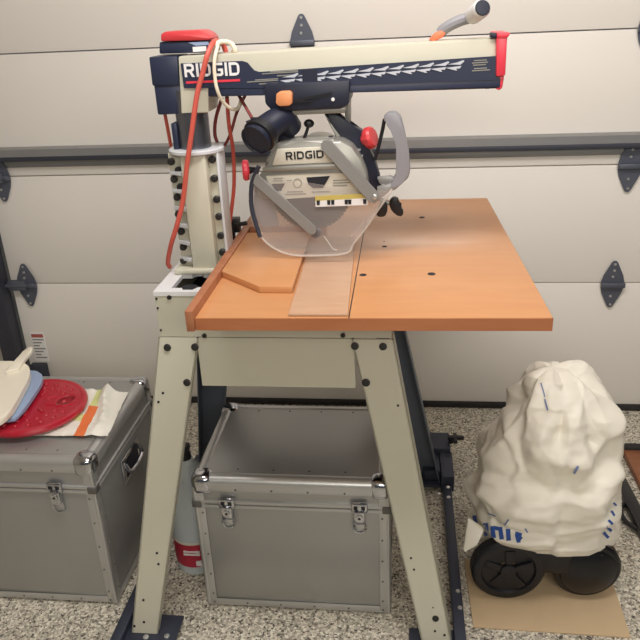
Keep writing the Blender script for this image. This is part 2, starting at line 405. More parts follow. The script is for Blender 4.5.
P('front_rail', MB().box((-0.515, BY0-.001, 0.703), (-0.118, BY0+.005, 0.84)), 'cream')
P('rear_rail', MB().box((-0.515, BY1-.005, 0.703), (-0.118, BY1+.001, 0.84)), 'cream')
P('side_rail', MB().box((-.607, -1.10, .72), (-.602, -.73, .84)), 'cream')
P('side_rail', MB().box((-.032, -1.10, .72), (-.027, -.73, .84)), 'cream')
# --- base cabinet with open deck
cb = MB(); z0, z1 = 0.842, 0.953
cb.box((BX0, BY0, z0), (BX1, BY0+.004, z1)).box((BX0, BY1-.004, z0), (BX1, BY1, z1)).box((BX0, BY0+.004, z0), (BX0+.004, BY1-.004, z1)).box((BX1-.004, BY0+.004, z0), (BX1, BY1-.004, z1))
cab = P('base_cabinet', cb, 'cream')
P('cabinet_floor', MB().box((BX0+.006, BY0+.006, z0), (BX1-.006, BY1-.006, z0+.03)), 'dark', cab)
P('deck', MB().holed([(BX0-.002, BY0-.002, .953), (BX1+.002, BY0-.002, .953), (BX1+.002, BY1, .953), (BX0-.002, BY1, .953)],
   [[(-.572, -1.085, .953), (-.545, -1.085, .953), (-.540, -1.098, .953), (-.515, -1.098, .953), (-.505, -1.08, .953), (-.44, -1.08, .953), (-.44, -.985, .953), (-.515, -.985, .953), (-.525, -.972, .953), (-.54, -.972, .953), (-.547, -.988, .953), (-.572, -.988, .953)]], (0, 0, .011)), 'deck', cab)
for px, py in ((169.5, 297), (204.5, 335.5), (343, 335)):
    P('cabinet_screw', MB().lathe(U(px, py, BY0), (0, -1, 0), [(.006, 0), (.006, .004), (0, .005)], 10), 'bolt', cab)
for zz in (.945, .92, .86): P('cabinet_screw', MB().lathe((BX0+.004, BY0, zz), (0, -1, 0), [(.003, 0), (.003, .002), (0, .003)], 8), 'bolt', cab)
P('cast_linkage', MB().box((-.565, -1.07, .90), (-.45, -1.0, .925), .008).rod((-.54, -1.04, .92), (-.54, -1.04, .948), .022).box((-.555, -1.03, .925), (-.46, -1.015, .94), .004), 'dark', cab)
# --- column
cx, cy = -0.512, -0.925
br = MB()
br.box((cx-.032, -.985, .966), (cx+.033, -.87, 1.272), .006)
br.box((cx-.070, -.955, .966), (cx+.056, -.94, 1.272), .002)
br.box((cx-.080, -.995, .965), (cx+.066, -.85, .980), .005)
brk = P('column_bracket', br, 'cream')
P('bracket_side_plate', MB().box((cx+.053, -.962, .966), (cx+.060, -.895, 1.272), .002), 'bluewhite', brk)
P('bracket_flange', MB().lathe((cx-.002, cy-.005, 1.270), (0, 0, 1), [(0, 0), (.066, 0), (.069, .003), (.069, .009), (.066, .012), (0, .012)], 40), 'bluewhite', brk)
for k in range(6):
    zz = 1.225-k*.045
    P('rib', MB().hullm([(cx-.070, -.955, zz+.004), (cx-.032, -.95, zz+.004), (cx-.032, -.985, zz+.004), (cx-.068, -.963, zz+.004)][::-1], [(cx-.070, -.955, zz-.004), (cx-.032, -.95, zz-.004), (cx-.032, -.985, zz-.004), (cx-.068, -.963, zz-.004)][::-1]), 'bluewhite', brk)
for k, (dx, zz) in enumerate([(-.062, 1.252), (-.06, 1.208), (-.046, 1.23), (-.046, 1.188), (-.058, 1.162), (-.060, 1.118), (-.058, 1.072), (-.058, 1.03), (-.062, .993),
                 (.043, 1.255), (.043, 1.208), (.044, 1.155), (.045, 1.11), (.045, 1.06), (.045, 1.015)]):
    P('bracket_bolt', MB().lathe((cx+dx, -.956, zz), (0, -1, 0), [(.0095, 0), (.0095, .006), (.007, .008), (.007, .013), (0, .0135)], 10), 'bolt', brk)
P('column', MB().rod((cx-.003, cy-.01, 1.28), (cx-.003, cy-.01, 1.42), .0395, seg=40), 'steel')
P('column_key', MB().box((cx-.050, -.965, 1.28), (cx-.036, -.92, 1.345), .003), 'navy')
# --- arm
YA, YR = -0.975, -0.875
arm = P('arm', MB().prism(poly([(178, 56.5), (500, 38), (501, 82), (262, 90), (208, 91), (208, 113), (181, 114)], YA), (0, YR-YA, 0), .004), 'cream')
P('arm_rail', MB().prism(poly([(208, 82), (501, 76), (501, 88.5), (262, 95.5), (208, 97)], YA-.005), (0, .11, 0), .004), 'navy', arm)
P('side_decal', MB().prism(poly([(180.5, 63.5), (242, 61), (247, 62.5), (254, 70.5), (259, 72), (497, 56), (497.5, 80), (260, 88), (184, 88)], YA-.0065), (0, .0065, 0)), 'navy', arm)
letters('letter', U(185, 77.2, YA-.0065), U(240, 75.4, YA-.0065), .0295, 'white', arm)
P('red_line', MB().prism(poly([(186, 81.5), (240, 79), (240, 81.3), (186, 83.8)], YA-.0075), (0, .001, 0)), 'pinkred', arm)
# --- printed rip scale on the arm
mb = MB(); a0, a1 = (282, 80.5), (463, 66.5); n = 12
for k in range(n):
    t = k/n; x = a0[0]+(a1[0]-a0[0])*t; y = a0[1]+(a1[1]-a0[1])*t
    mb.prism(poly([(x, y-3.2), (x+9, y-5.2), (x+15.5, y-7.6), (x+16.5, y-6.4), (x+12.5, y-3.0)], YA-.0078), (0, .001, 0))
    mb.prism(poly([(x-2, y+0.2), (x+13.5, y-1.8), (x+12, y+0.8), (x+8, y+1.0), (x+9.5, y+2.8), (x+7.5, y+2.8)], YA-.0078), (0, .001, 0))
P('scale_print', mb, 'silver', arm)
mb = MB()
for x0, x1, y in ((270, 298, 71.4), (262, 298, 73.4), (277, 298, 75.4), (255, 278, 79.6), (247, 278, 81.6), (259, 278, 83.6),
                  (474, 487, 60.2), (472, 488, 62.6), (473, 486, 64.8), (474, 487, 68.2), (472, 490, 70.4)):
    P('print_line', MB().prism(poly([(x0, y), (x1, y-(x1-x0)*.062), (x1, y-(x1-x0)*.062+1.0), (x0, y+1.0)], YA-.0075), (0, .001, 0)), 'greyink', arm)
P('pointer_plate', MB().prism(poly([(302, 70), (317, 69), (317.5, 84), (302.5, 85)], YA-.010), (0, .003, 0)), 'navydark', arm)
P('pointer_scale', MB().prism(poly([(302, 85), (320, 83.6), (320, 85.4), (302, 86.8)], YA-.011), (0, .003, 0)), 'white', arm)
ec = MB()
ec.prism(poly([(496.5, 37), (507.5, 36), (505.5, 76), (496, 77)], YA-.012), (0, .135, 0), .004)
ec.prism(poly([(497, 76), (504.5, 76), (502.5, 88), (499.5, 90.5), (495.5, 89)], YA-.004), (0, .11, 0), .003)
ec.prism(poly([(497, 33.2), (511, 32.6), (507.5, 38.5), (497, 38.5)], YA-.014), (0, .14, 0), .003)
P('arm_end_cap', ec, 'pinkred', arm)
P('end_stop', MB().prism(poly([(490.5, 33), (497, 32.8), (497, 38), (491, 38.3)], YA-.008), (0, .03, 0), .002), 'navydark', arm)
P('rail_bolt', MB().prism(poly([(484, 86.5), (490, 86.2), (489.5, 88.8), (485, 89)], YA-.004), (0, .012, 0)), 'navydark', arm)
rh = MB().prism(poly([(148.5, 57), (177, 56), (179.5, 86), (152, 86)], YA+.004), (0, .10, 0), .004)
rh.prism(poly([(153.5, 85), (180.5, 85), (182, 114), (157.5, 115)], YA+.008), (0, .09, 0), .004)
P('rear_housing', rh, 'navy', arm)
P('hub_shade', MB().prism(poly([(181, 87.5), (208, 87), (208.5, 112), (182, 113)], YA-.003), (0, .003, 0)), 'cream', arm)
cp = P('crank_housing', MB().prism(poly([(159, 42), (213, 41), (213, 52.5), (159, 54)], -.955), (0, .075, 0), .004), 'navy')
P('housing_lid', MB().prism(poly([(160.5, 34), (165, 31.5), (199, 30), (206, 33), (210.5, 38), (210, 40.2), (160.5, 41.5)], -.96), (0, .085, 0), .004), 'red', cp)
P('housing_label', MB().prism(poly([(192.5, 47), (206, 46), (206.5, 51), (193, 52)], -.956), (0, .002, 0)), 'white', cp)
P('housing_label', MB().prism(poly([(188, 42.5), (208, 41.5), (209, 44.8), (196, 45.8)], -.956), (0, .002, 0)), 'bluegrey', cp)
# crank handle on the arm
ck = P('crank', MB().prism(poly([(428.5, 40), (436, 32.5), (442, 30), (446, 33), (443, 37.5), (434, 41.5)], -.93), (0, .03, 0), .003), 'orangered')
P('crank_arm', MB().tube([U(440, 33, -.915), U(447, 27, -.92), U(459, 21, -.925), (U(472, 17, -.93))], .0125, 10), 'handle', ck)
P('crank_knob', MB().lathe(U(472, 16.5, -.925), (U(483, 7.5, -1.0)-U(472, 16.5, -.925)), [(0, 0), (.016, 0), (.0185, .008), (.0195, .06), (.019, .072), (.0165, .076)], 28), 'white', ck)
P('knob_face', MB().lathe(U(472, 16.5, -.925), (U(483, 7.5, -1.0)-U(472, 16.5, -.925)), [(0, .0755), (.0155, .0755), (.0145, .078), (0, .079)], 28), 'navydark', ck)

# --- carriage and yoke
car = P('carriage', MB().prism(poly([(263.5, 84), (350, 80), (349, 104), (342, 108.5), (273, 112), (265, 104)], -1.0), (0, .14, 0), .005), 'navydark')
P('release_button', MB().prism(poly([(276, 94), (280, 91.5), (289.5, 91), (292, 93.5), (292, 103.5), (289, 106), (279, 106.5), (275.5, 103.5)], -1.016), (0, .02, 0), .003), 'orange', car)
P('carriage_rib', MB().prism(poly([(294, 99), (332, 92), (332, 93.8), (303, 100.5), (312, 100.6), (312, 102.2), (294, 102.4)], -1.004), (0, .005, 0)), 'black', car)
P('carriage_screw', MB().lathe(U(333, 99.3, -1.0), (0, -1, 0), [(.004, 0), (.004, .004), (0, .0045)], 10), 'white', car)
P('yoke_plate', MB().prism(poly([(272, 111), (345, 107), (345, 113), (275, 116)], -.985), (0, .115, 0), .002), 'alu')
P('yoke_post', MB().prism(poly([(344.5, 94), (350, 94), (350, 126), (345, 122)], -.935), (0, .05, 0), .002), 'alu')
yk = P('yoke', MB().prism(poly([(323, 112), (337, 112), (350, 126), (362, 130), (366, 142), (374, 158), (379.5, 176), (383, 196), (366, 196), (361, 175), (352, 153), (342, 138), (330, 122)], -.955), (0, .035, 0), .006), 'navydark')
P('yoke_inner', MB().prism(poly([(324, 114), (331, 121), (344, 141), (348, 152), (340, 148), (335, 135)], -.952), (0, .03, 0), .003), 'alu', yk)
kq = (U(374, 137, -.965)-U(364, 142, -.95)).normalized()
P('clamp_knob', MB().lathe(U(363, 140, -.95), Vector((.85, -.35, .30)), [(0, 0), (.012, 0), (.012, .008), (.024, .010), (.027, .016), (.027, .024), (.022, .030), (0, .031)], 10), 'red', yk)
mb = MB()
for px, py in ((358.5, 150), (361, 156)): mb.box(tuple(U(px-2, py+1, -.962)), tuple(U(px+2, py-1, -.962)+Vector((0, .008, 0))))
P('yoke_screw', mb, 'screw', yk)

# --- motor, blade
P('motor', MB().lathe((-.225, -.92, 1.215), (0, 1, 0), [(0, 0), (.062, 0), (.066, .01), (.066, .19), (.058, .215), (0, .22)], 36), 'alu')
def blade():
    mb = MB(); c = Vector((-.225, -.978, 1.178)); n = 60; o = []
    for i in range(n):
        a = 2*math.pi*i/n; b2 = 2*math.pi*(i+.55)/n
        o += [c+Vector((.096*math.cos(a), 0, .096*math.sin(a))), c+Vector((.101*math.cos(b2), 0, .101*math.sin(b2)))]
    mb.prism(o, (0, .0025, 0)); return mb
bl = P('blade', blade(), 'blade')
P('arbor_nut', MB().rod((-.225, -.992, 1.178), (-.225, -.97, 1.178), .016, seg=6), 'bolt', bl)
# --- blade guard
YG = -1.012
gd = P('upper_guard', MB().prism(poly([(263, 176), (266, 160), (277, 143.5), (300, 141), (341, 140.5), (352, 147), (361, 160), (367, 176), (369, 197), (258, 200), (258, 184)], YG), (0, .085, 0), .008), 'alu')
P('guard_shoulder', MB().prism(poly([(272, 165.5), (277, 149), (330, 146.5), (344, 162)], YG-.004), (0, .006, 0), .002), 'label', gd)
P('guard_ridge', MB().prism(poly([(262, 167.5), (350, 163), (352, 168.5), (263, 172)], YG-.008), (0, .012, 0), .003), 'alu', gd)
P('guard_top_block', MB().prism(poly([(287, 146), (289, 141), (334, 139), (336, 144)], YG+.004), (0, .05, 0), .003), 'alu', gd)
P('guard_slot', MB().prism(poly([(312, 142.2), (326, 141.4), (326, 145), (312, 145.6)], YG+.002), (0, .004, 0)), 'navydark', gd)
lp = P('guard_label', MB().prism(poly([(266, 176), (348, 171.5), (359, 186), (360, 193.5), (280, 199.5), (272, 194)], YG-.003), (0, .004, 0)), 'label', gd)
letters('letter', U(286.2, 160.0, YG-.0042), U(323.8, 157.8, YG-.0042), .0185, 'ink', gd)
P('label_icon', MB().prism(poly([(306.5, 177.5), (330, 176), (323, 188), (313, 188), (308, 184)], YG-.0045), (0, .002, 0)), 'ink', lp)
P('label_icon', MB().prism(poly([(271.5, 184), (285, 183.5), (281, 191), (276, 191)], YG-.0045), (0, .002, 0)), 'ink', lp)
mb = MB()
mb.tube([U(297.5+4*math.cos(a), 183+4.5*math.sin(a), YG-.0035) for a in [k*math.pi/6 for k in range(12)]], .0012, 6, 1, True)
for x0, x1, y in ((271, 345, 174.2), (333, 348, 180), (333, 350, 182.6), (333, 347, 185.2), (287, 292, 180), (273, 283, 178), (273, 283, 180.5), (287, 303, 191.5), (285, 306, 194), (312, 330, 191.5)):
    mb.prism(poly([(x0, y), (x1, y-(x1-x0)*.03), (x1, y+1-(x1-x0)*.03), (x0, y+1)], YG-.004), (0, .001, 0))
P('label_print', mb, 'greyink', lp)
yl = P('warning_label', MB().prism(poly([(315, 196.2), (367.5, 193.5), (367.8, 198), (315.3, 201)], YG-.012), (0, .002, 0)), 'yellow', gd)
P('warning_label_base', MB().prism(poly([(315.3, 201), (367.8, 198), (368, 205), (315.5, 207)], YG-.012), (0, .002, 0)), 'white', yl)
for x in (316.5, 327, 331, 344.5, 348, 363): 
    y = 204-(x-316)*.028
    P('warning_icon', MB().prism(poly([(x, y-3.4), (x+3.4, y-3.6), (x+3.2, y+1.2), (x+.3, y+1.2)], YG-.013), (0, .001, 0)), 'ink', yl)
P('guard_link', MB().prism(bar_poly((254, 178), (311.5, 230), 10, YG-.016), (0, .008, 0), .0007, 1), 'bar', gd)
P('guard_link', MB().prism(bar_poly((327, 146), (373, 197), 12.5, YG-.02), (0, .010, 0), .0007, 1), 'bar', gd)
P('link_pivot', MB().lathe(U(316, 232, YG+.002), (0, -1, 0), [(.014, 0), (.014, .006), (.010, .008), (0, .009)], 16), 'mobile', gd)
P('link_pivot', MB().lathe(U(374.5, 196.5, YG-.02), (0, -1, 0), [(.006, 0), (.006, .006), (0, .008)], 12), 'screw', gd)
# clear lower guard: two sheets and a rim
out = [(250, 182), (249.5, 200), (252, 218), (258, 232), (268, 244), (282, 252), (298, 255.5), (320, 255.5), (340, 254.5), (350, 251), (353.5, 244), (366, 228), (378, 210), (388, 196), (392, 189), (376, 191), (330, 186), (275, 178)]
cg = P('clear_guard', MB().prism(poly(out, YG-.008), (0, .002, 0)), 'clear')
P('clear_back_sheet', MB().prism(poly(out[:14]+[(376, 196), (330, 196), (262, 196)], YG+.075), (0, .002, 0)), 'clear', cg)
rim = [U(x, y, YG-.006) for x, y in out[1:15]]
P('clear_rim', MB().tube(rim, .0028, 8, 5), 'clearedge', cg)
wr = MB(); sm = [U(x, y, YG-.006) for x, y in out[1:11]]
for a, b in zip(sm, sm[1:]):
    vs = [wr.bm.verts.new(p) for p in (a, b, b+Vector((0, .082, 0)), a+Vector((0, .082, 0)))]; wr.bm.faces.new(vs)
P('clear_wall', wr, 'clear', cg)
P('guard_fold', MB().tube([U(324, 236, YG-.008), (U(333, 249, YG-.008)), U(337, 249.5, YG-.008)], .0016, 6, 2), 'clearedge', cg)
P('clear_strut', MB().prism(poly([(349, 237), (386, 193), (391, 194), (354, 243)], YG-.014), (0, .006, 0), .001), 'clear', cg)
P('rear_rim', MB().tube([U(259, 166, YG-.012), U(252.5, 180, YG-.012), U(251, 198, YG-.012), U(253, 214, YG-.012), U(260, 237, YG-.012)], .0055, 8, 5), 'mobile', gd)
P('inner_guard', MB().prism(poly([(254, 178), (300, 185), (340, 196), (332, 213), (282, 216), (276, 210), (279, 226), (262, 227), (254, 212)], YG+.06), (0, .004, 0)), 'handle', gd)
# small controls round the guard
kn = P('side_knob', MB().lathe(U(249, 170, YG+.02), (-1, -.25, 0), [(0, 0), (.022, 0), (.025, .004), (.025, .012), (.02, .016), (0, .017)], 24), 'pinkred')
P('knob_stem', MB().rod(U(248, 170, YG+.02), U(258, 171, YG+.03), .009, seg=14), 'black', kn)
lv = P('lock_lever', MB().rod(U(303.5, 141, YG+.04), U(308.5, 126, YG+.04), .0045, .0035), 'black')
P('lever_ball', MB().ball(U(309, 123.5, YG+.04), .0125, (1, .9, .8)), 'black', lv)
P('guard_nut', MB().lathe(U(331, 141, YG+.04), (0, 0, 1), [(.010, 0), (.010, .008), (.004, .012), (0, .012)], 12), 'black', gd)
# dust port
dp = MB()
c0, c1, c2, c3 = U(292, 128, -.955), U(282, 119, -.985), U(266, 129, -1.02), U(256, 140, -1.055)
dp.tube([c0, c1, c2, c3], lambda t: .026+.010*t, 24, 6)
P_d = P('dust_port', dp, 'navydark')
ax = (c3-c2).normalized()
P('port_collar', MB().lathe(c2+ax*.012, ax, [(.034, 0), (.041, .002), (.041, .02), (.036, .022)], 28), 'black', P_d)
P('port_mouth', MB().lathe(c3, ax, [(.0345, -.004), (.0375, .004), (.0345, .004), (.033, -.0), (0, 0.0005)], 28), 'navydark', P_d)
P('port_ear', MB().prism(poly([(245.5, 121.5), (249, 120), (262, 122), (262, 132), (250, 131)], -1.02), (0, .006, 0), .001), 'navydark', P_d)
P('port_base', MB().prism(poly([(281, 112), (292, 112), (294, 150), (276, 152)], -.965), (0, .03, 0), .004), 'navydark', P_d)
# handle
YH = -.985
hd = P('handle', MB().prism(poly([(383.5, 117), (388, 113), (396, 112.5), (401, 117), (405, 133), (409, 152), (410.5, 170), (408.5, 178), (402, 184), (394, 191), (386, 190), (390, 183), (397, 177), (398, 162), (396, 145), (392, 130), (388, 124), (384, 122)], YH), (0, .035, 0), .004), 'handle')
P('trigger_rod', MB().tube([U(384.5, 119, YH+.012), U(382.5, 130, YH+.012), U(379, 145, YH+.012), U(375, 160, YH+.012)], .0045, 8, 3), 'black', hd)
P('handle_bracket', MB().prism(poly([(377, 178), (391, 176.5), (396, 180), (393, 184), (380, 184.5)], YH+.004), (0, .02, 0), .002), 'bar', hd)
P('handle_bracket', MB().prism(poly([(377, 187), (390, 184), (393, 188), (386, 195), (377, 200)], YH-.004), (0, .012, 0), .002), 'bar', hd)
wk = P('wing_knob', MB().prism(smooth_loop(poly([(393, 198), (398, 199), (400, 206), (403.5, 212), (401, 217), (395, 214), (390, 208), (389.5, 202)], -.95), 3), (0, .02, 0), .004), 'black')
P('wing_lobe', MB().prism(smooth_loop(poly([(381, 203), (386, 202), (387.5, 209), (385, 216.5), (378, 217), (376.5, 213)], -.95), 3), (0, .02, 0), .004), 'black', wk)
P('wing_stem', MB().rod(U(378, 198, -.94), U(393, 205, -.94), .005, seg=10), 'bar', wk)

# --- table
TZ = 1.0
tp = [(-.4345, -1.353), (.298, -1.345), (.269, -.371), (-.436, -.376)]
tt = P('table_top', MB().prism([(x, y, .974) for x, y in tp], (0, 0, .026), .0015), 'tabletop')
fe = MB().prism([(-.4342, -1.3545, .9715), (.2985, -1.3465, .9715), (.2983, -1.3435, .9715), (-.4342, -1.3515, .9715)], (0, 0, .0275))
fe.prism([(.2985, -1.3465, .9715), (.2695, -.3705, .9715), (.2665, -.3705, .9715), (.2955, -1.3465, .9715)], (0, 0, .0275))
P('edge_band', fe, 'edge', tt)
P('fence', MB().prism([(-.4515, -1.366, .9735), (-.4345, -1.366, .9735), (-.436, -.385, .9735), (-.463, -.385, .9735)], (0, 0, .0465), .0015), 'fence')
P('rear_fence', MB().box((-.434, -.765, TZ), (-.215, -.742, TZ+.026), .001), 'fence')
for px, py, wx in ((422, 217.5, .017), (384.5, 246.5, .013), (363, 275, .017), (431.5, 274, .019), (384, 241.5, .004), (371, 219, .006)):
    p = G(px, py, TZ); P('table_hole', MB().lathe((p.x, p.y, TZ), (0, 0, 1), [(wx/2, 0), (wx/2, .0008), (0, .0009)], 14), 'ink', tt)
P('table_joint', MB().prism([G(348.2, 318, TZ), G(349.4, 318, TZ), G(366.6, 218, TZ), G(366, 218, TZ)], (0, 0, .0006)), 'bolt', tt)
# cables fixed to the saw
P('motor_cable', MB().tube([U(222, 98, -.90), U(216, 118, -.88), U(215, 135, -.87), U(220, 150, -.86), U(221, 170, -.85)], .0045, 8), 'cordbrown')
P('motor_cable', MB().tube([U(227, 97, -.90), U(229, 125, -.88), U(233, 150, -.87), U(234, 185, -.86), (U(230, 222, -.85))], .005, 8), 'cordred')
P('motor_cable', MB().tube([U(246, 94, -.90), U(237, 112, -.88), U(230, 135, -.87), U(222, 150, -.86)], .004, 8), 'cordbrown')
P('motor_cable', MB().tube([U(238, 94, -.93), U(245, 106, -.96), U(252, 118, -.98)], .004, 8), 'cordbrown')
P('motor_cable', MB().tube([U(164.5, 112, -.90), U(168, 130, -.88), U(172, 152, -.86)], .0045, 8), 'cordred')
P('clamp', MB().box(tuple(U(228, 233, -.80)), tuple(U(238, 219, -.80)+Vector((0, .03, 0))), .003).rod(U(236, 225, -.80), U(247, 223, -.80), .006).box(tuple(U(230, 240, -.82)), tuple(U(233, 226, -.82)+Vector((0, .02, 0)))), 'black')

# ------------------------------------------------------------------ loose boards on the table
bp_ = [(-.4338, -1.108), (-.322, -1.212), (-.246, -1.214), (-.256, -.79), (-.4352, -.79)]
wb = part('wedge_board', MB().prism([(x, y, TZ+.0005) for x, y in bp_], (0, 0, .016), .0015), 'table', None, (-.34, -1.0, TZ))
tag(wb, 'orange board with one angled corner, lying flat on the saw table against the fence', 'board')
sp_ = [G(287.5, 318.5, 1.004), G(347.5, 318.5, 1.004), G(366, 220, 1.004), G(309, 226, 1.004)]
sb = part('hardboard_strip', MB().prism([(-.237, -1.345, TZ+.0005), (-.113, -1.344, TZ+.0005), (-.130, -.80, TZ+.0005), (-.251, -.80, TZ+.0005)], (0, 0, .005), .001), 'strip', None, (-.18, -1.1, TZ))
tag(sb, 'pale thin rectangular strip lying on the orange table under the clear blade guard', 'board')

# ------------------------------------------------------------------ cords
rc = part('extension_cord', MB().tube([U(226, 52, -.90), U(222, 43, -.91), U(214, 42, -.97), U(207.5, 55, -1.0), U(203, 72, -1.005), U(197, 95, -1.01), U(192, 130, -1.015), U(187, 165, -1.015), U(183, 200, -1.01), U(177, 225, -1.01), U(171, 245, -1.0), U(168, 262, -.97), (-.617, -.95, .972)], .0062, 10), 'cordred', None, tuple(U(190, 140, -1.0)))
tag(rc, 'bright red extension cord hanging from the arm down past the column', 'cord')
wc = part('power_cable', MB().tube([U(213, 53, -.96), U(216, 45, -.97), U(222, 41.5, -.96), U(231, 43.5, -.95), U(235, 50, -.95), U(233, 52.5, -.94)], .0055, 10).tube([U(218, 45, -.975), U(214.5, 60, -.992), U(215, 78, -.995), U(218, 92, -.995), U(224, 103, -.98), U(232, 109, -.96), U(238, 108, -.94), U(242, 98, -.92)], .0042, 10), 'cordwhite', None, tuple(U(222, 60, -.97)))
tag(wc, 'looped white cable draped over the saw arm by the lettering', 'cord')

# ================================================================== MOBILE BASE
mbz = thing('mobile_base', (-.3, -.95, 0), 'dark steel wheeled base frame under the saw legs', 'base')
P('base_rail', MB().box((.140, -1.40, .012), (.170, -.50, .050), .003), 'mobile', mbz)
P('base_rail', MB().box((-.782, -1.40, .012), (-.752, -.50, .050), .003), 'mobile', mbz)
P('front_rail', MB().box((-.80, -1.40, .006), (.20, -1.375, .030), .003), 'mobile', mbz)
P('rear_rail', MB().box((-.78, -.50, .02), (.17, -.475, .050), .003), 'mobile', mbz)
P('corner_plate', MB().box((-.752, -1.375, .022), (-.61, -1.235, .031), .002), 'mobile', mbz)
P('corner_plate', MB().box((.02, -1.375, .022), (.140, -1.235, .031), .002), 'mobile', mbz)
P('corner_plate', MB().box((-.752, -.60, .022), (-.64, -.50, .031), .002), 'mobile', mbz)
P('corner_plate', MB().box((.03, -.60, .022), (.140, -.50, .031), .002), 'mobile', mbz)
for px, py in ((146, 638), (167, 637)): P('corner_bolt', MB().lathe(G(px, py, .031), (0, 0, 1), [(.008, 0), (.008, .005), (0, .008)], 10), 'screw', mbz)
cst = P('caster_block', MB().box((.080, -.47, .02), (.175, -.36, .10), .005).box((.135, -.62, .02), (.180, -.46, .085), .005).box((.075, -.575, .035), (.135, -.47, .075), .004), 'mobile', mbz)
P('caster_wheel', MB().lathe((.10, -.42, .036), (1, 0, 0), [(0, 0), (.034, 0), (.036, .004), (.036, .022), (.034, .026), (0, .026)], 24), 'rubber', cst)
P('lever_knob', MB().rod((.178, -.43, .10), (.178, -.43, .118), .010, seg=12).box((.165, -.437, .114), (.225, -.42, .128), .004).box((.186, -.46, .114), (.20, -.40, .126), .004), 'black', cst)
for px, py, zz in ((448, 487.5, .086), (448.5, 497.5, .086), (438.5, 494, .086), (458, 591.5, .05), (460, 608, .05)):
    P('base_screw', MB().lathe(G(px, py, zz), (0, 0, 1), [(.0065, 0), (.0065, .003), (0, .0055)], 10), 'screw', mbz)

